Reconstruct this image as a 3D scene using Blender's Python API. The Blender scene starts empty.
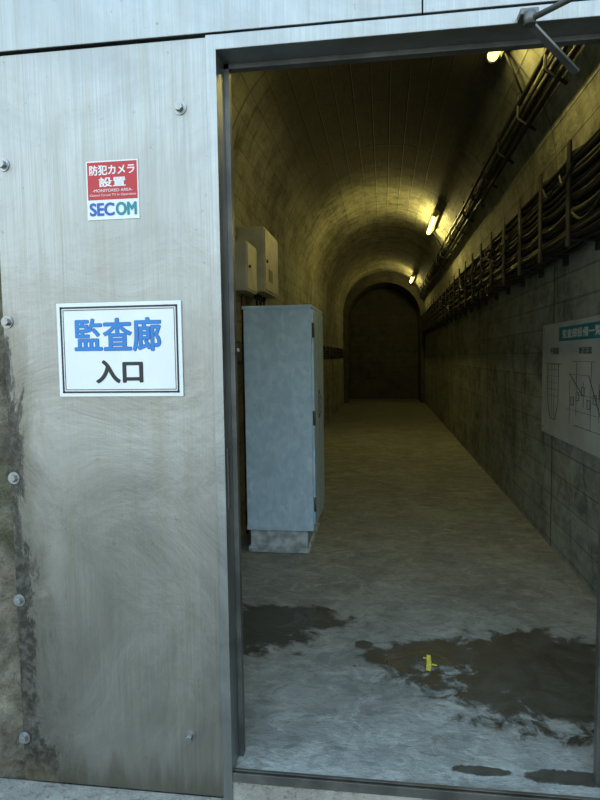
import bpy, math, random
from mathutils import Matrix, Vector, noise
random.seed(4)
sc=bpy.context.scene
D=bpy.data
# ------------------------------------------------------------ helpers
def empty(name,loc=(0,0,0)):
    o=D.objects.new(name,None); sc.collection.objects.link(o); o.location=loc; o.empty_display_size=.1
    return o
def addmesh(name,verts,faces,mat,parent=None,smooth=False,uvs=None,bevel=0):
    m=D.meshes.new(name); m.from_pydata([tuple(v) for v in verts],[],faces); m.update()
    if uvs:
        l=m.uv_layers.new(name='UVMap')
        for p in m.polygons:
            for li in p.loop_indices:
                l.data[li].uv=uvs[m.loops[li].vertex_index]
    if smooth:
        for p in m.polygons: p.use_smooth=True
    if mat: m.materials.append(mat)
    o=D.objects.new(name,m); sc.collection.objects.link(o)
    if parent: o.parent=parent
    if bevel:
        b=o.modifiers.new('b','BEVEL'); b.width=bevel; b.segments=2
    return o
def boxgeo(b):
    x0,x1,y0,y1,z0,z1=b
    v=[(x0,y0,z0),(x1,y0,z0),(x1,y1,z0),(x0,y1,z0),(x0,y0,z1),(x1,y0,z1),(x1,y1,z1),(x0,y1,z1)]
    f=[(0,3,2,1),(4,5,6,7),(0,1,5,4),(1,2,6,5),(2,3,7,6),(3,0,4,7)]
    return v,f
def boxes(name,bs,mat,parent=None,bevel=0):
    V=[];F=[]
    for b in bs:
        v,f=boxgeo(b); n=len(V); V+=v; F+=[tuple(i+n for i in q) for q in f]
    return addmesh(name,V,F,mat,parent,bevel=bevel)
def box(name,x0,x1,y0,y1,z0,z1,mat,parent=None,bevel=0):
    return boxes(name,[(x0,x1,y0,y1,z0,z1)],mat,parent,bevel)
def cylgeo(p,q,r,n=12,r2=None):
    p=Vector(p);q=Vector(q);d=(q-p).normalized()
    a=d.orthogonal().normalized(); b=d.cross(a)
    r2=r if r2 is None else r2
    V=[];F=[]
    for c,rr in ((p,r),(q,r2)):
        for i in range(n):
            t=2*math.pi*i/n; V.append(c+(a*math.cos(t)+b*math.sin(t))*rr)
    for i in range(n):
        j=(i+1)%n; F.append((i,j,n+j,n+i))
    F.append(tuple(range(n-1,-1,-1))); F.append(tuple(range(n,2*n)))
    return V,F
def rods(name,L,mat,parent=None,n=12,smooth=True):
    V=[];F=[]
    for p,q,r in L:
        v,f=cylgeo(p,q,r,n); k=len(V); V+=v; F+=[tuple(i+k for i in g) for g in f]
    o=addmesh(name,V,F,mat,parent)
    if smooth:
        for p in o.data.polygons: p.use_smooth=len(p.vertices)==4
    return o
def curves(name,paths,mat,parent=None,res=3):
    c=D.curves.new(name,'CURVE'); c.dimensions='3D'; c.bevel_depth=1.0; c.bevel_resolution=res
    for pts,r in paths:
        s=c.splines.new('POLY'); s.points.add(len(pts)-1)
        for i,p in enumerate(pts):
            s.points[i].co=(*p,1); s.points[i].radius=r
    c.materials.append(mat)
    o=D.objects.new(name+'_tmp',c); sc.collection.objects.link(o)
    bpy.context.view_layer.update()
    m=D.meshes.new_from_object(o.evaluated_get(bpy.context.evaluated_depsgraph_get()))
    D.objects.remove(o)
    for p in m.polygons: p.use_smooth=True
    if not m.materials: m.materials.append(mat)
    o=D.objects.new(name,m); sc.collection.objects.link(o)
    if parent: o.parent=parent
    return o
def text(name,s,a0,a1,z0,z1,at,mat,parent,plane='front',bold=0.0):
    """flat lettering on a sign. plane front: a=x, faces -Y. plane side: a=y (a0 far ->a1 near), faces -X
    bold = stroke widening in metres (made of shifted copies of the outline)"""
    c=D.curves.new(name,'FONT'); c.body=s; c.size=1
    o=D.objects.new(name+'_t',c); sc.collection.objects.link(o)
    bpy.context.view_layer.update()
    m=D.meshes.new_from_object(o.evaluated_get(bpy.context.evaluated_depsgraph_get()))
    D.objects.remove(o)
    if not len(m.vertices): return None
    xs=[v.co.x for v in m.vertices]; ys=[v.co.y for v in m.vertices]
    mx0,mx1,my0,my1=min(xs),max(xs),min(ys),max(ys)
    base=[(a0+(a1-a0)*(v.co.x-mx0)/(mx1-mx0), z0+(z1-z0)*(v.co.y-my0)/(my1-my0)) for v in m.vertices]
    fs=[tuple(p.vertices) for p in m.polygons]
    shifts=[(0,0)]
    if bold: shifts+=[(bold*math.cos(k*math.pi/6),.75*bold*math.sin(k*math.pi/6)) for k in range(12)]
    V=[];F=[]
    for k,(da,dz) in enumerate(shifts):
        n=len(V); e=at-k*.000008
        for a,z in base: V.append((a+da,e,z+dz) if plane=='front' else (e,a+da,z+dz))
        F+=[tuple(i+n for i in f) for f in fs]
    return addmesh(name,V,F,mat,parent)
# ------------------------------------------------------------ materials
class NT:
    def __init__(s,name):
        s.m=D.materials.new(name); s.m.use_nodes=True; s.t=s.m.node_tree; s.n=s.t.nodes
        s.b=s.n['Principled BSDF']
    def new(s,t,**k):
        x=s.n.new(t)
        for a,b in k.items(): setattr(x,a,b)
        return x
    def link(s,a,b): s.t.links.new(a,b)
    def setin(s,node,i,v):
        if isinstance(v,bpy.types.NodeSocket): s.link(v,node.inputs[i])
        else: node.inputs[i].default_value=v
    def math(s,op,a,b=0.0,c=0.0,clamp=False):
        x=s.new('ShaderNodeMath',operation=op,use_clamp=clamp)
        s.setin(x,0,a); s.setin(x,1,b); s.setin(x,2,c); return x.outputs[0]
    def mix(s,f,a,b,mode='MIX'):
        x=s.new('ShaderNodeMix',data_type='RGBA',blend_type=mode)
        s.setin(x,0,f); s.setin(x,6,a); s.setin(x,7,b); return x.outputs[2]
    def coord(s,kind='Object'): return s.new('ShaderNodeTexCoord').outputs[kind]
    def map(s,v,scale=(1,1,1),loc=(0,0,0)):
        x=s.new('ShaderNodeMapping'); s.link(v,x.inputs[0]); x.inputs['Scale'].default_value=scale; x.inputs['Location'].default_value=loc
        return x.outputs[0]
    def noise(s,v,scale,detail=4,rough=.55,dist=0):
        x=s.new('ShaderNodeTexNoise'); s.link(v,x.inputs['Vector']); x.inputs['Scale'].default_value=scale
        x.inputs['Detail'].default_value=detail; x.inputs['Roughness'].default_value=rough; x.inputs['Distortion'].default_value=dist
        return x.outputs[0]
    def ramp(s,v,lo,hi,a=0.0,b=1.0,smooth=True):
        x=s.new('ShaderNodeMapRange'); x.interpolation_type='SMOOTHSTEP' if smooth else 'LINEAR'
        s.setin(x,0,v); x.inputs[1].default_value=lo; x.inputs[2].default_value=hi; x.inputs[3].default_value=a; x.inputs[4].default_value=b
        return x.outputs[0]
    def sep(s,v):
        x=s.new('ShaderNodeSeparateXYZ'); s.link(v,x.inputs[0]); return x.outputs
    def bump(s,h,strength=.3,dist=.01,prev=None):
        x=s.new('ShaderNodeBump'); s.link(h,x.inputs['Height']); x.inputs['Strength'].default_value=strength; x.inputs['Distance'].default_value=dist
        if prev: s.link(prev,x.inputs['Normal'])
        return x.outputs[0]
    def out(s,color=None,rough=None,metal=None,normal=None):
        for k,v in (('Base Color',color),('Roughness',rough),('Metallic',metal),('Normal',normal)):
            if v is None: continue
            s.setin(s.b,k,v)
        return s.m
def C(r,g,b): return (r,g,b,1)
def plain(name,col,rough=.6,metal=0,var=.12,scale=8):
    t=NT(name); o=t.coord(); n=t.noise(o,scale)
    c=t.mix(t.ramp(n,.3,.7),C(*[x*(1-var) for x in col]),C(*[min(1,x*(1+var)) for x in col]))
    return t.out(c,rough,metal)

def mat_board(name,base,dark,stain=0.6,jnt=.8,lin=.42,var=.26,crown_dark=False,rows=6.0):
    t=NT(name); o=t.coord(); uv=t.coord('UV'); u,v,_=t.sep(uv)   # u = along the tunnel, v = girth
    row=t.math('MULTIPLY',v,rows); fr=t.math('FRACT',row); fl=t.math('FLOOR',row)
    line=t.ramp(t.math('ABSOLUTE',t.math('SUBTRACT',fr,.5)),.45,.5)
    ju=t.math('DIVIDE',t.math('SUBTRACT',u,4.4-27.0),2.7); jf=t.math('FRACT',ju)
    joint=t.math('MULTIPLY',t.ramp(t.math('ABSOLUTE',t.math('SUBTRACT',jf,.5)),.4935,.4975),jnt)
    cx=t.new('ShaderNodeCombineXYZ'); t.link(t.math('ADD',t.math('MULTIPLY',u,.35),t.math('MULTIPLY',v,.9)),cx.inputs[0]); t.link(t.math('MULTIPLY',fl,3.7),cx.inputs[1])
    wn=t.noise(cx.outputs[0],1.0,2,.5,.8)
    # streaks along the shuttering, taken from the object coordinates with strong warping
    wob=t.noise(o,1.7,3,.6)
    cg=t.new('ShaderNodeCombineXYZ')
    t.link(t.math('ADD',t.math('MULTIPLY',u,.7),t.math('MULTIPLY',v,3.1)),cg.inputs[0])
    t.link(t.math('ADD',t.math('SUBTRACT',t.math('MULTIPLY',v,8.0),t.math('MULTIPLY',u,.9)),t.math('MULTIPLY',wob,3.0)),cg.inputs[1])
    fine=t.noise(cg.outputs[0],2.2,6,.68,.9)
    big=t.noise(o,.9,5,.6,.4); sp=t.noise(o,22,3,.6); med=t.noise(o,4.5,6,.7,.6)
    cd=t.new('ShaderNodeCombineXYZ')
    t.link(t.math('ADD',t.math('MULTIPLY',u,5.0),t.math('MULTIPLY',v,1.3)),cd.inputs[0]); t.link(t.math('SUBTRACT',t.math('MULTIPLY',v,.7),t.math('MULTIPLY',u,1.1)),cd.inputs[1])
    drip=t.noise(cd.outputs[0],1.2,5,.65,1.2)
    f=t.math('ADD',t.math('MULTIPLY',t.ramp(big,.3,.7),stain),t.math('MULTIPLY',t.ramp(fine,.3,.75),.40))
    f=t.math('ADD',f,t.math('MULTIPLY',t.ramp(wn,.3,.7),var))
    f=t.math('ADD',f,t.ramp(drip,.52,.72,0,.40))
    f=t.math('ADD',f,t.ramp(med,.40,.66,-.15,.38))
    f=t.math('SUBTRACT',f,.25,clamp=True)
    c=t.mix(f,C(*base),C(*dark))
    if crown_dark:   # near-black band along the crown of the first bays, fading out further in
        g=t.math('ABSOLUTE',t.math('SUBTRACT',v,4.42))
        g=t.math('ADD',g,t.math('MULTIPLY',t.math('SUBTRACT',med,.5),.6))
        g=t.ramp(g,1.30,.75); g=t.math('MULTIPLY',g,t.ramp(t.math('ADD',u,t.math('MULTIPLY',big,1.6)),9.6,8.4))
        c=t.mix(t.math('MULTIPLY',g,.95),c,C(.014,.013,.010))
    c=t.mix(t.math('MULTIPLY',line,lin),c,C(dark[0]*.45,dark[1]*.45,dark[2]*.45))
    c=t.mix(joint,c,C(dark[0]*.3,dark[1]*.3,dark[2]*.3))
    c=t.mix(t.ramp(sp,.62,.75,0,.35),c,C(dark[0]*.5,dark[1]*.5,dark[2]*.5))
    h=t.math('SUBTRACT',t.math('ADD',t.math('MULTIPLY',fine,.7),t.math('MULTIPLY',med,.5)),t.math('ADD',t.math('MULTIPLY',line,lin*1.8),joint))
    return t.out(c,.8,0,t.bump(h,.6,.012))
M_wall=mat_board('board_formed_concrete',(.35,.37,.31),(.105,.113,.09))
M_ceil=mat_board('dark_ceiling_concrete',(.34,.345,.26),(.08,.082,.062),.7,0.6,.34,.22,True)
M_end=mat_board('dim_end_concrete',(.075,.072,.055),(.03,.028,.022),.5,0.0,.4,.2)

def mat_floor():
    t=NT('wet_trowelled_concrete'); o=t.coord(); x,y,z=t.sep(o)
    n1=t.noise(o,2.2,7,.65,.6); n2=t.noise(o,9,6,.65,.5); n3=t.noise(o,45,4,.6); nb=t.noise(o,.8,3,.5)
    wob=t.math('ADD',t.math('MULTIPLY',t.math('SUBTRACT',n1,.5),2.1),t.math('MULTIPLY',t.math('SUBTRACT',n2,.5),1.5))
    mask=None
    for cx,cy,rx,ry in [(.70,2.60,.55,.36),(.26,2.72,.28,.14),(1.0,2.42,.35,.34),(-.74,2.85,.42,.26),(-.46,3.03,.32,.15),(.62,1.95,.20,.035),(.33,1.95,.10,.022),(-.1,2.78,.04,.04)]:
        a=t.math('POWER',t.math('DIVIDE',t.math('SUBTRACT',x,cx),rx),2); b=t.math('POWER',t.math('DIVIDE',t.math('SUBTRACT',y,cy),ry),2)
        d=t.math('ADD',t.math('SQRT',t.math('ADD',a,b)),wob)
        m=t.ramp(d,1.12,.84)
        mask=m if mask is None else t.math('MAXIMUM',mask,m)
    base=t.mix(t.ramp(n1,.32,.68),C(.215,.232,.22),C(.34,.365,.35))
    base=t.mix(t.ramp(n2,.5,.68,0,.5),base,C(.42,.44,.425))
    base=t.mix(t.ramp(nb,.42,.62,0,.35),base,C(.20,.215,.20))
    # trowel scratches and worn blotches
    scr=t.noise(t.map(o,(9,26,1)),1.5,6,.7,1.4); bl=t.noise(t.map(o,(1,1.4,1)),5.5,7,.72,1.0)
    base=t.mix(t.ramp(scr,.54,.63,0,.48),base,C(.115,.125,.118))
    base=t.mix(t.ramp(scr,.42,.34,0,.35),base,C(.50,.52,.50))
    base=t.mix(t.ramp(bl,.53,.58,0,.42),base,C(.13,.14,.13))
    base=t.mix(t.ramp(bl,.44,.40,0,.36),base,C(.50,.52,.50))
    vor=t.new('ShaderNodeTexVoronoi',feature='DISTANCE_TO_EDGE')
    dn=t.new('ShaderNodeTexNoise'); t.link(o,dn.inputs[0]); dn.inputs['Scale'].default_value=2.5
    dv=t.mix(.25,o,dn.outputs[1]); t.link(dv,vor.inputs['Vector']); vor.inputs['Scale'].default_value=1.1
    base=t.mix(t.ramp(vor.outputs['Distance'],.0,.008,.25,0),base,C(.14,.15,.14))
    base=t.mix(t.ramp(n3,.58,.75,0,.3),base,C(.14,.15,.14))
    damp=t.ramp(t.noise(o,3.1,6,.7,1.2),.56,.62)
    base=t.mix(t.math('MULTIPLY',damp,.45),base,C(.12,.13,.12))
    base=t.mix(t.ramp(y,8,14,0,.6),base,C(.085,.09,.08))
    wet=t.mix(t.ramp(n2,.3,.7),C(.030,.032,.028),C(.072,.076,.066))
    c=t.mix(mask,base,wet)
    r=t.math('SUBTRACT',t.math('SUBTRACT',t.ramp(n2,.3,.7,.66,.84),t.math('MULTIPLY',mask,.22)),t.math('MULTIPLY',damp,.20))
    h=t.math('ADD',t.math('ADD',t.math('MULTIPLY',n2,.8),t.math('MULTIPLY',n3,.35)),t.math('MULTIPLY',scr,.5))
    h=t.math('MULTIPLY',h,t.math('SUBTRACT',1.0,t.math('MULTIPLY',mask,.5)))
    return t.out(c,r,0,t.bump(h,.65,.014))
M_floor=mat_floor()

def mat_steel(name,base=(.50,.51,.50),stains_reflection=True):
    t=NT(name); o=t.coord(); x,y,z=t.sep(o)
    br=t.noise(t.map(o,(90,90,1.2)),3,4,.6); run=t.noise(t.map(o,(14,14,.9)),1.3,6,.6,.3); cl=t.noise(o,2.3,6,.65,.8); sp=t.noise(o,30,4,.7)
    c=t.mix(t.ramp(cl,.3,.7),C(*[b*.78 for b in base]),C(*[min(1,b*1.10) for b in base]))
    c=t.mix(t.ramp(br,.35,.7,0,.25),c,C(*[b*.7 for b in base]))
    c=t.mix(t.ramp(run,.48,.72,0,.40),c,C(.25,.24,.19))
    met=1.0; 
    if stains_reflection:
        low=t.ramp(z,1.7,.4,0,1)
        c=t.mix(t.math('MULTIPLY',low,.42),c,C(.385,.355,.285))  # warm ground reflection painted into the lower part of the sheet
        # dark algae creeping in from the rough masonry at the outer edge
        nz=t.noise(t.map(o,(1,1,.35)),9,7,.75,.4); nh=t.noise(o,38,5,.7)
        e=t.math('ADD',x,t.math('MULTIPLY',t.math('SUBTRACT',nz,.5),.30))
        e=t.math('ADD',e,t.math('MULTIPLY',t.math('SUBTRACT',nh,.5),.05))
        e=t.math('ADD',e,t.ramp(z,1.38,1.60,0,.12))
        e=t.math('ADD',e,t.ramp(z,.55,1.0,-.035,-.008))
        e=t.math('SUBTRACT',e,t.ramp(z,.14,-.05,0,.08))
        sm=t.ramp(e,-1.215,-1.24)
        halo=t.ramp(e,-1.12,-1.23)
        c=t.mix(t.math('MULTIPLY',halo,.45),c,C(.11,.095,.06))
        c=t.mix(t.math('MULTIPLY',sm,t.ramp(nh,.3,.6,.65,.97)),c,C(.020,.017,.011))
        bot=t.ramp(t.math('ADD',z,t.math('MULTIPLY',t.math('SUBTRACT',run,.5),.35)),.02,-.10)
        c=t.mix(t.math('MULTIPLY',bot,.5),c,C(.12,.10,.06))
        met=t.math('SUBTRACT',1.0,t.math('MULTIPLY',sm,.85))
    c=t.mix(t.ramp(sp,.64,.74,0,.45),c,C(.14,.115,.08))
    r=t.math('ADD',t.ramp(br,.3,.7,.32,.42),t.ramp(cl,.3,.7,0,.10))
    return t.out(c,r,met,t.bump(t.math('ADD',t.math('MULTIPLY',br,.25),t.math('MULTIPLY',cl,3.0)),.15,.012))
M_steel=mat_steel('brushed_stainless_steel',(.345,.355,.35))
M_frame=mat_steel('frame_steel',(.365,.38,.38),False)
M_dframe=plain('weathered_frame_steel',(.13,.13,.12),.45,.7,.3)
def mat_galv():
    t=NT('galvanised_sheet'); o=t.coord()
    v=t.new('ShaderNodeTexVoronoi'); t.link(t.map(o,(1,1,.7)),v.inputs['Vector']); v.inputs['Scale'].default_value=34
    g=t.sep(v.outputs['Color'])[0]; n=t.noise(o,6,6,.65,.5); n2=t.noise(t.map(o,(8,8,1)),3,5,.6)
    c=t.mix(g,C(.48,.67,.82),C(.62,.80,.93)); c=t.mix(t.ramp(n,.35,.7,0,.55),c,C(.37,.55,.68)); c=t.mix(t.ramp(n2,.52,.7,0,.35),c,C(.74,.88,.96))
    return t.out(c,.45,.05)
M_galv=mat_galv()
def mat_rock():
    t=NT('mossy_rough_concrete'); o=t.coord(); a=t.noise(o,5,8,.7,.6); b=t.noise(o,26,6,.7); m=t.noise(o,3,5,.6)
    c=t.mix(t.ramp(a,.3,.7),C(.05,.045,.032),C(.22,.195,.145)); c=t.mix(t.ramp(m,.5,.62,0,.6),c,C(.075,.08,.03)); c=t.mix(t.ramp(b,.5,.7,0,.6),c,C(.025,.021,.015))
    return t.out(c,.95,0,t.bump(t.math('ADD',a,t.math('MULTIPLY',b,.5)),.9,.03))
M_rock=mat_rock()
def mat_apron():
    t=NT('pale_outdoor_concrete'); o=t.coord(); a=t.noise(o,4,7,.7,.4); b=t.noise(o,40,5,.7)
    c=t.mix(t.ramp(a,.3,.7),C(.20,.19,.165),C(.36,.345,.305)); c=t.mix(t.ramp(b,.5,.68,0,.7),c,C(.08,.07,.055))
    return t.out(c,.9,0,t.bump(b,.8,.014))
M_apron=mat_apron()
M_white=plain('white_enamel',(.66,.68,.68),.4,0,.03)
M_boxw=plain('cream_painted_box',(.44,.44,.38),.5,0,.15)
M_black=plain('black_ink',(.012,.012,.014),.5,0,.1)
M_cable=plain('black_cable_sheath',(.012,.012,.0115),.55,0,.3)
M_brk=plain('dark_galvanised_bracket',(.022,.022,.02),.65,.2,.2)
M_blue=plain('blue_lettering',(.010,.17,.50),.4,0,.05)
M_navy=plain('navy_outline',(.01,.03,.10),.4,0,.05)
M_red=plain('red_vinyl',(.43,.009,.016),.35,0,.04)
M_teal=plain('teal_vinyl',(.0,.20,.24),.4,0,.05)
M_sblue=plain('blue_vinyl',(.01,.08,.35),.35,0,.05)
M_board=plain('grey_info_board',(.42,.45,.44),.45,0,.12,4)
M_ink=plain('faded_board_ink',(.07,.08,.08),.5,0,.1)
M_yel=plain('yellow_road_paint',(.85,.74,.12),.6,0,.3,60)
M_rust=plain('rusty_pipe',(.12,.065,.035),.7,.2,.3,20)
M_plinth=plain('plinth_concrete',(.46,.52,.53),.8,0,.40,14)
def emis(name,col,s):
    t=NT(name); t.b.inputs['Base Color'].default_value=C(*col); t.b.inputs['Emission Color'].default_value=C(*col); t.b.inputs['Emission Strength'].default_value=s
    return t.m
M_tube=emis('lit_fluorescent_cover',(1,.76,.14),4.5)

# ------------------------------------------------------------ tunnel shell
HW=1.17; SPR=2.60; Y0=1.97; Y1=17.6
ysteps=[Y0+(Y1-Y0)*i/4 for i in range(5)]
NA=120
def strip(name,prof,s0,mat):
    V=[];UV=[];F=[]; n=len(prof); s=s0; S=[s0]
    for i in range(1,n):
        s+=math.dist(prof[i],prof[i-1]); S.append(s)
    for y in ysteps:
        for i,(x,z) in enumerate(prof):
            V.append((x,y,z)); UV.append((y,S[i]))
    for j in range(len(ysteps)-1):
        for i in range(n-1):
            a=j*n+i; F.append((a,a+1,a+n+1,a+n))
    return addmesh(name,V,F,mat,smooth=True,uvs=UV),s
_,s=strip('wall_left',[(-HW,0),(-HW,SPR/2),(-HW,SPR)],0,M_wall)
arch=[(-HW*math.cos(math.pi*i/NA),SPR+HW*math.sin(math.pi*i/NA)) for i in range(NA+1)]
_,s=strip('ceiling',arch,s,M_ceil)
_,s=strip('wall_right',[(HW,SPR),(HW,SPR/2),(HW,0)],s,M_wall)
YB=19.3
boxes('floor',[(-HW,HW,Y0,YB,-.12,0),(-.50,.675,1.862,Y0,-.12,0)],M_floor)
# far end: slightly lower, narrower arched recess and the end wall behind it
r2=1.06; sp2=2.42
pv=[];pf=[];puv=[]
outer=[(-HW,0)]+arch+[(HW,0)]
inner=[(-r2,0)]+[(-r2*math.cos(math.pi*i/NA),sp2+r2*math.sin(math.pi*i/NA)) for i in range(NA+1)]+[(r2,0)]
N=len(outer)
for (x,z) in outer: pv.append((x,Y1,z)); puv.append((x,z))
for (x,z) in inner: pv.append((x,Y1,z)); puv.append((x,z))
for (x,z) in inner: pv.append((x,YB,z)); puv.append((x+2,z))
for i in range(N-1):
    pf.append((i,i+1,N+i+1,N+i)); pf.append((N+i,N+i+1,2*N+i+1,2*N+i))
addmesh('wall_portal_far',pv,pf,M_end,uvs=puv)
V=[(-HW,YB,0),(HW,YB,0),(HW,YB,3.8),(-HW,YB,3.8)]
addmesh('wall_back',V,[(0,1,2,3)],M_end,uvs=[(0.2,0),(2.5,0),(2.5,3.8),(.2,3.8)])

# ------------------------------------------------------------ facade
XL=-.50; XR=.675; ZT=2.30
boxes('wall_front',[(-4,XL-.05,1.89,Y0,-.12,5),(XR+.05,4,1.89,Y0,-.12,5),(XL-.05,XR+.05,1.89,Y0,2.36,5)],M_rock)
# rough masonry at the panel's outer edge
V=[];F=[]
nz=110;nx=34
for j in range(nz+1):
    for i in range(nx+1):
        x=-2.6+ (1.355)*i/nx; z=-.12+2.46*j/nz
        d=.035*noise.noise(Vector((x*5,z*5,1)))+.025*noise.noise(Vector((x*17,z*17,4)))
        V.append((x,1.868-abs(d)+(.02 if i>nx-2 else 0),z))
for j in range(nz):
    for i in range(nx):
        a=j*(nx+1)+i; F.append((a,a+1,a+nx+2,a+nx+1))
addmesh('wall_masonry_left',V,F,M_rock,smooth=True)
panel=empty('stainless_panel')
box('panel_sheet',-1.252,-.535,1.85,1.885,-.095,2.348,M_steel,panel,.002)
fas=empty('header_fascia')
box('fascia_sheet_1',-1.9,.112,1.842,1.885,2.356,2.95,M_frame,fas,.002)
box('fascia_sheet_2',.116,1.9,1.842,1.885,2.356,2.95,M_frame,fas,.002)
rp=empty('stainless_panel.001')
box('panel_sheet_r',XR+.055,1.9,1.85,1.885,-.095,2.348,M_steel,rp,.002)
for k,(x,z) in enumerate([(-.623,2.144),(-.648,.107),(-1.236,1.499),(-1.223,2.006),(-1.238,.976),(-1.24,.552),(-1.245,.06)]):
    e=empty('hex_bolt'if k==0 else 'hex_bolt.%03d'%k)
    v,f=cylgeo((x,1.8497,z),(x,1.8465,z),.021,20); addmesh('washer',v,f,M_frame,e)
    v,f=cylgeo((x,1.8463,z),(x,1.832,z),.013,6); addmesh('hex_head',v,f,M_frame,e,bevel=.001)
# door frame
fr=empty('door_frame')
boxes('jamb_left',[(XL-.032,XL,1.832,Y0+.005,-.10,ZT+.045)],M_frame,fr,.002)
boxes('jamb_right',[(XR,XR+.05,1.832,Y0+.005,-.10,ZT+.045)],M_frame,fr,.002)
boxes('head',[(XL-.032,XR+.05,1.833,Y0+.004,ZT,ZT+.045)],M_frame,fr,.002)
boxes('door_stop',[(XL,XL+.016,1.925,1.955,0.0,ZT),(XR-.012,XR,1.925,1.955,0,ZT),(XL,XR,1.925,1.955,ZT-.016,ZT)],M_dframe,fr,.001)
boxes('strike_plate',[(XL,XL+.003,1.86,1.885,.88,1.08)],M_dframe,fr)
sill=empty('door_threshold')
boxes('sill_plate',[(XL,XR,1.834,1.841,-.027,.004),(XL,XR,1.851,1.862,-.027,.004)],M_dframe,sill,.001)
boxes('sill_channel',[(XL,XR,1.841,1.851,-.03,-.012)],M_brk,sill)
boxes('sill_riser',[(XL,XR,1.838,1.862,-.10,-.028)],M_apron,sill)
# door leaf swung outwards to the right + closer arm
door=empty('door_1')
def obox(name,origin,ang,b,mat,parent,bevel=.002):
    o=box(name,*b,mat,parent,bevel); o.location=origin; o.rotation_euler=(0,0,ang); return o
A=math.radians(-72)
obox('leaf',(XR+.06,1.80,0),A,(0,1.12,0,.04,.01,2.28),M_frame,door)
obox('handle_plate',(XR+.06,1.80,0),A,(1.0,1.04,-.012,0,.92,1.12),M_dframe,door)
obox('hinge',(XR+.06,1.80,0),A,(-.015,.015,-.008,.05,1.9,2.02),M_dframe,door)
cl=empty('door_closer_arm')
rods('arm_long',[((.40,1.79,2.285),(.76,1.46,2.30),.008)],M_dframe,cl)
rods('pivot',[((.40,1.79,2.27),(.40,1.79,2.305),.016)],M_dframe,cl)
p=Vector((.40,1.80,2.283)); q=Vector((.56,1.915,2.19)); d=(q-p).normalized(); s1=Vector((0,0,1)).cross(d).normalized(); u1=d.cross(s1)
v=[p+s1*a*.011+u1*b*.004 for a in(-1,1) for b in(-1,1)]+[q+s1*a*.011+u1*b*.004 for a in(-1,1) for b in(-1,1)]
addmesh('arm_flat',v,[(0,1,3,2),(4,6,7,5),(0,4,5,1),(2,3,7,6),(0,2,6,4),(1,5,7,3)],M_dframe,cl)
box('arm_foot',.375,.425,1.79,1.84,2.300,2.318,M_dframe,cl,.003)
# outside ground
box('ground_outside',-9,9,-12,1.89,-.30,-.12,M_apron)
box('door_step',-1.6,1.6,1.35,1.852,-.12,-.10,M_apron)

# ------------------------------------------------------------ signs
sg=empty('entrance_sign')
x0,x1,z0,z1=-1.057,-.635,1.250,1.554; F0=1.8495
box('plate',x0,x1,1.843,F0,z0,z1,M_white,sg,.0015)
def frame(name,x0,x1,z0,z1,w,y,mat,par):
    return boxes(name,[(x0,x1,y-.0006,y,z1-w,z1),(x0,x1,y-.0006,y,z0,z0+w),(x0,x0+w,y-.0006,y,z0,z1),(x1-w,x1,y-.0006,y,z0,z1)],mat,par)
frame('border_outer',x0+.012,x1-.012,z0+.012,z1-.012,.006,1.8428,M_black,sg)
frame('border_inner',x0+.022,x1-.022,z0+.022,z1-.022,.0022,1.8428,M_black,sg)
text('kanji_outline','監査廊',-.995,-.705,1.398,1.502,1.8424,M_navy,sg,bold=.0036)
text('kanji_large','監査廊',-.995,-.705,1.398,1.502,1.8418,M_blue,sg,bold=.0022)
text('kanji_small','入口',-.925,-.770,1.296,1.366,1.8422,M_black,sg,bold=.0035)
st=empty('security_camera_sticker')
x0,x1,z0,z1=-.938,-.764,1.816,1.999
box('sticker_sheet',x0,x1,1.8475,F0,z0,z1,M_white,st)
box('red_field',x0+.004,x1-.004,1.847,1.8478,z0+.062,z1-.004,M_red,st)
text('line_1','防犯カメラ',x0+.012,x1-.012,1.955,1.985,1.8466,M_white,st,bold=.0009)
text('line_2','設置',-.895,-.807,1.918,1.947,1.8466,M_white,st,bold=.0009)
text('line_3','-MONITORED AREA-',-.918,-.784,1.902,1.911,1.8466,M_white,st)
text('line_4','Closed Circuit TV in Operation',x0+.010,x1-.010,1.887,1.896,1.8466,M_white,st)
text('logo_l','SEC',x0+.010,-.848,1.829,1.867,1.8466,M_sblue,st,bold=.0022)
text('logo_r','OM',-.840,x1-.010,1.829,1.867,1.8464,M_teal,st,bold=.0022)

# information board on the right wall
ib=empty('information_board')
X=HW-.018
box('board',X,HW-.002,3.0,4.62,.80,1.575,M_board,ib,.003)
fx=X-.0015
box('title_field',X-.001,X,3.25,4.20,1.45,1.54,M_teal,ib)
text('title','監査廊設備一覧図',4.12,3.32,1.468,1.522,fx,M_white,ib,'side',bold=.002)
text('caption_1','平面図',4.40,4.20,1.365,1.405,fx,M_ink,ib,'side',bold=.0015)
text('caption_2','断面図',3.78,3.56,1.365,1.405,fx,M_ink,ib,'side',bold=.0015)
L=[]
def ln(y0,z0,y1,z1,r=.0030): L.append(((fx+.001,y0,z0),(fx+.001,y1,z1),r))
for a in (4.46,4.20): ln(a,1.05,a,1.30)
ln(4.52,1.30,4.14,1.30); ln(4.46,1.05,4.39,.92); ln(4.20,1.05,4.27,.92); ln(4.39,.92,4.27,.92)
for k in range(5): ln(4.46,1.08+.045*k,4.20,1.08+.045*k,.0018)
ln(4.36,1.30,4.36,.92,.0018); ln(4.30,1.30,4.30,.92,.0018)
for k in range(5): ln(3.95-.13*k,1.32 if k%2 else 1.2,3.95-.13*k,.93+.06*(k%3),.0018)
for z,a,b in ((1.32,3.9,3.5),(1.24,4.0,3.6),(1.12,3.8,3.35),(1.02,4.0,3.45),(.93,3.85,3.35)): ln(a,z,b,z,.0018)
ln(3.95,1.24,3.7,1.12); ln(3.6,1.24,3.4,1.02)
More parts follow.
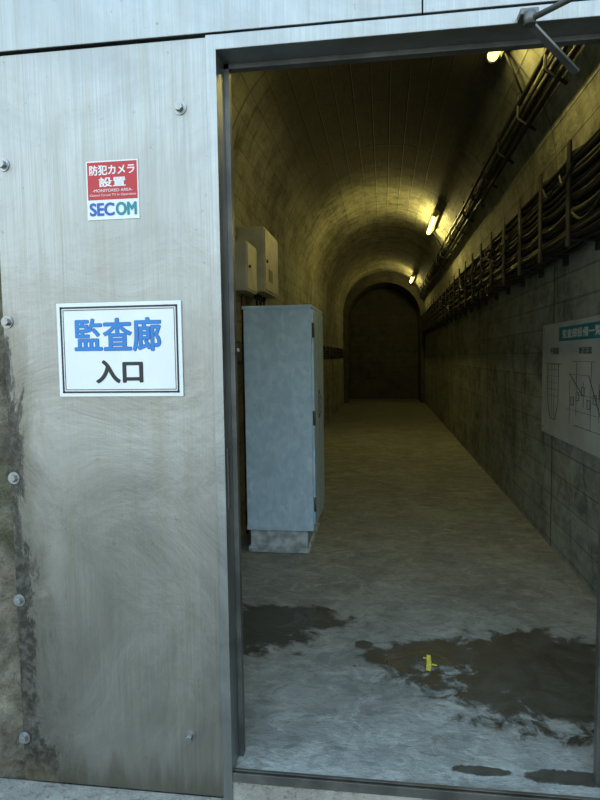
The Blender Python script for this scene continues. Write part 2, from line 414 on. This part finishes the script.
for k in range(6):
    a=3.92-.1*k; zz=1.05+.035*(k%3); ln(a,zz,a-.05,zz); ln(a,zz,a,zz+.05); ln(a-.05,zz,a-.05,zz+.05); ln(a,zz+.05,a-.05,zz+.05)
rods('diagram_lines',L,M_ink,ib,n=4,smooth=False)
rods('fixing_screws',[((X-.004,y,z),(X,y,z),.009) for y in (3.05,4.58) for z in (.84,1.54)],M_frame,ib)

# ------------------------------------------------------------ cable rack, right wall
ct=empty('cable_rack')
paths=[]
LEV=5; STEP=.098; ZB=1.99
for k in range(90):
    lev=k%LEV; layer=(k//LEV)%6; up=(k//LEV)//6
    base=ZB+STEP*lev+.026*up; off=.018+.024*layer+.008*(up%2); r=random.uniform(.011,.017); ph=random.uniform(0,6)
    pts=[]; y=2.05; jit=random.uniform(0,.008); am=random.uniform(.004,.028)
    while y<17.5:
        sag=am*abs(math.sin((y-2.3)*math.pi/.6))
        pts.append((HW-off-.004*math.sin(y*2+ph)-.01,y,base+jit-sag+.006*math.sin(y*1.7+ph)+r))
        y+=.12
    paths.append((pts,r))
curves('cables',paths,M_cable,ct,1)
bs=[]; y=2.3
while y<17.4:
    bs.append((HW-.025,HW-.002,y-.028,y+.028,1.93,2.56))
    bs.append((HW-.178,HW-.168,y-.030,y+.030,1.95,2.51))
    for lev in range(LEV):
        z=ZB-.002+STEP*lev; bs.append((HW-.170,HW-.01,y-.014,y+.014,z-.010,z))
    y+=.6
boxes('brackets',bs,M_brk,ct)
lp=[]
for k in range(14):
    yc=random.uniform(3.0,10.5); w=random.uniform(.2,.5); zt=random.uniform(2.05,2.42); dz=random.uniform(.06,.15)
    lp.append(([(HW-.186-.012*math.sin(math.pi*i/14),yc+w*(i/14-.5),zt-dz*math.sin(math.pi*i/14)) for i in range(15)],.007))
curves('cable_loops',lp,M_cable,ct,2)
# upper conduit bundle on the arch
uc=empty('ceiling_conduit_run')
def onarch(a,inset): return (math.cos(a)*(HW-inset),SPR+math.sin(a)*(HW-inset))
paths=[]
for k,(deg,ins,r) in enumerate([(22,.05,.020),(25,.05,.014),(28,.045,.012),(30.5,.045,.018),(26.5,.08,.010)]):
    ph=k*1.3; pts=[]; y=2.05
    while y<17.5:
        x,z=onarch(math.radians(deg+.3*math.sin(y*1.7+ph)),ins); pts.append((x,y,z)); y+=.2
    paths.append((pts,r))
curves('conduits',paths,M_cable,uc,2)
L=[]; y=2.4
while y<17.4:
    a=onarch(math.radians(19),.015); b=onarch(math.radians(26),.100); c=onarch(math.radians(33),.015)
    L+= [((a[0],y,a[1]),(b[0],y,b[1]),.011),((b[0],y,b[1]),(c[0],y,c[1]),.011)]
    y+=.75
rods('saddles',L,M_brk,uc,n=6,smooth=False)
# left side cables
lc=empty('cable_run')
paths=[]
for k in range(5):
    pts=[];y=4.9
    while y<17.5:
        pts.append((-HW+.03+.01*(k%2),y,1.36+.045*k+.008*math.sin(y*2+k))); y+=.25
    paths.append((pts,.014))
curves('cables_left',paths,M_cable,lc,2)
boxes('clips_left',[(-HW+.002,-HW+.065,5.0+.8*i-.012,5.0+.8*i+.012,1.33,1.58) for i in range(15)],M_brk,lc)
# lamps
for k,(ya,yb,en) in enumerate([(3.25,4.40,8),(9.0,10.3,14),(15.7,17.0,7)]):
    e=empty('tunnel_lamp' if k==0 else 'tunnel_lamp.%03d'%k)
    cx,cz=.760,3.41
    th=math.atan2(cz-SPR,cx); ux,uz=math.cos(th),math.sin(th)
    def P(rr,tt,y): return (cx+ux*rr-uz*tt,y,cz+uz*rr+ux*tt)
    v=[P(a,b,y) for y in(ya,yb) for a,b in((.0,-.05),(.0,.05),(.045,.035),(.045,-.035))]
    addmesh('housing',v,[(0,1,2,3),(7,6,5,4),(0,4,5,1),(1,5,6,2),(2,6,7,3),(3,7,4,0)],M_boxw,e,bevel=.004)
    v,f=cylgeo(P(-.028,0,ya+.04),P(-.028,0,yb-.04),.034,16); addmesh('tube',v,f,M_tube,e,smooth=True)
    rods('end_caps',[(P(-.028,0,ya),P(-.028,0,ya+.04),.038),(P(-.028,0,yb-.04),P(-.028,0,yb),.038)],M_boxw,e)
    rods('hanger_rods',[(P(.04,0,ya+.2),P(.075,0,ya+.2),.008),(P(.04,0,yb-.2),P(.075,0,yb-.2),.008)],M_brk,e)
    a=onarch(math.radians(30),.05)
    rods('feed_cable',[(P(.03,0,yb-.1),(a[0],yb+.1,a[1]),.009)],M_cable,e)
    for j in range(3):
        ld=D.lights.new('lamp_light','POINT'); ld.energy=en; ld.color=(1,.82,.26); ld.shadow_soft_size=.02
        lo=D.objects.new('lamp_light_%d'%(j+1),ld); sc.collection.objects.link(lo); lo.parent=e
        lo.location=P(-.085,0,ya+(yb-ya)*(j+.5)/3)

# ------------------------------------------------------------ galvanised cabinet
cb=empty('steel_cabinet')
x0,x1,y0,y1=-.955,-.487,4.05,4.72
box('plinth',x0+.015,x1-.045,y0+.03,y1-.02,0,.165,M_plinth,cb,.006)
box('plinth_kerb',x0+.0,x1-.03,y0+.01,y1,0,.045,M_plinth,cb,.01)
box('body',x0,x1,y0,y1,.165,1.705,M_galv,cb,.004)
box('lid',x0-.008,x1+.008,y0-.01,y1+.008,1.700,1.722,M_galv,cb,.004)
box('base_rail',x0-.002,x1+.002,y0-.004,y1,.165,.20,M_galv,cb,.003)
box('side_door',x1,x1+.014,y0+.02,y1-.02,.21,1.69,M_galv,cb,.003)
boxes('side_door_gap',[(x1+.0135,x1+.0145,y0+.33,y0+.335,.22,1.68)],M_black,cb)
boxes('latch',[(x1+.014,x1+.034,y0+.27,y0+.295,.96,1.10),(x1+.014,x1+.022,y0+.255,y0+.31,.93,1.13)],M_dframe,cb,.002)
rods('hinges',[((x1+.012,y0+.02,z-.05),(x1+.012,y0+.02,z+.05),.009) for z in (.35,.95,1.55)],M_dframe,cb)
# switch boxes on the left wall
sb=empty('electrical_box')
box('case',-HW+.002,-.985,4.32,4.66,1.86,2.22,M_boxw,sb,.006)
box('lid_seam',-.986,-.978,4.335,4.645,1.875,2.205,M_boxw,sb,.003)
rods('latch_knob',[((-.98,4.38,2.04),(-.965,4.38,2.04),.012)],M_dframe,sb)
sb=empty('electrical_box.001')
box('case',-HW+.002,-.95,4.80,5.42,1.90,2.42,M_boxw,sb,.006)
box('lid_seam',-.951,-.942,4.82,5.40,1.92,2.40,M_boxw,sb,.003)
boxes('label_window',[(-.9425,-.9405,4.95,5.12,2.0,2.1)],M_black,sb)
rods('latch_knob',[((-.945,4.87,2.15),(-.928,4.87,2.15),.014)],M_dframe,sb)
rods('cable_glands',[((-1.05,y,1.86),(-1.05,y,1.90),.022) for y in (4.95,5.1,5.25)],M_black,sb)
curves('gland_cables',[([(-1.05,y,1.87),(-1.045,y,1.80),(-1.06,y+.03,1.70),(-1.10,y+.06,1.62)],.012) for y in (4.95,5.1,5.25)],M_cable,sb,2)
pc=empty('electrical_conduit')
curves('pipes',[([(-1.12,4.42,0.0),(-1.12,4.42,1.855)],.02),([(-1.06,4.50,0.0),(-1.06,4.50,1.855)],.014),([(-1.10,3.98,.0),(-1.10,3.98,1.86)],.022),([(-1.02,4.02,.0),(-1.02,4.02,1.42)],.016)],M_rust,pc,3)
boxes('pipe_bracket',[(-1.168,-.962,3.93,3.96,1.41,1.435)],M_white,pc,.003)

# yellow paint mark on the floor
ym=empty('yellow_floor_mark')
V=[];F=[]
def poly(pts):
    n=len(V); V.extend([(x-.03,y+.04,.003) for x,y in pts]); F.append(tuple(range(n,n+len(pts))))
poly([(.206,2.53),(.226,2.525),(.234,2.60),(.236,2.665),(.218,2.67),(.214,2.60)])
poly([(.233,2.575),(.256,2.568),(.257,2.582),(.235,2.590)])
poly([(.200,2.632),(.219,2.626),(.219,2.640),(.202,2.645)])
addmesh('paint',V,F,M_yel,ym)

# ------------------------------------------------------------ light: overcast-blue sky
w=D.worlds.new('sky'); sc.world=w; w.use_nodes=True; nt=w.node_tree; bg=nt.nodes['Background']
tc=nt.nodes.new('ShaderNodeTexCoord'); sp=nt.nodes.new('ShaderNodeSeparateXYZ'); cr=nt.nodes.new('ShaderNodeValToRGB')
nt.links.new(tc.outputs['Generated'],sp.inputs[0]); nt.links.new(sp.outputs[2],cr.inputs[0]); nt.links.new(cr.outputs[0],bg.inputs[0])
e=cr.color_ramp.elements; e[0].position=0.0; e[0].color=(.62,.66,.60,1); e[1].position=.75; e[1].color=(.46,.73,1.02,1)
k=cr.color_ramp.elements.new(.12); k.color=(.82,.92,.90,1)
k=cr.color_ramp.elements.new(.35); k.color=(.86,1.08,1.20,1)
bg.inputs[1].default_value=2.45
# ------------------------------------------------------------ camera
cam=D.cameras.new('camera'); co=D.objects.new('camera',cam); sc.collection.objects.link(co); sc.camera=co
cam.sensor_fit='VERTICAL'; cam.sensor_height=36; cam.lens=27; cam.clip_start=.02
co.matrix_world=Matrix.Translation((0,0,1.37))@Matrix.Rotation(math.radians(8),4,'Z')@Matrix.Rotation(math.pi/2-math.radians(4.1),4,'X')@Matrix.Rotation(math.radians(-.8),4,'Z')
sc.view_settings.view_transform='Standard'
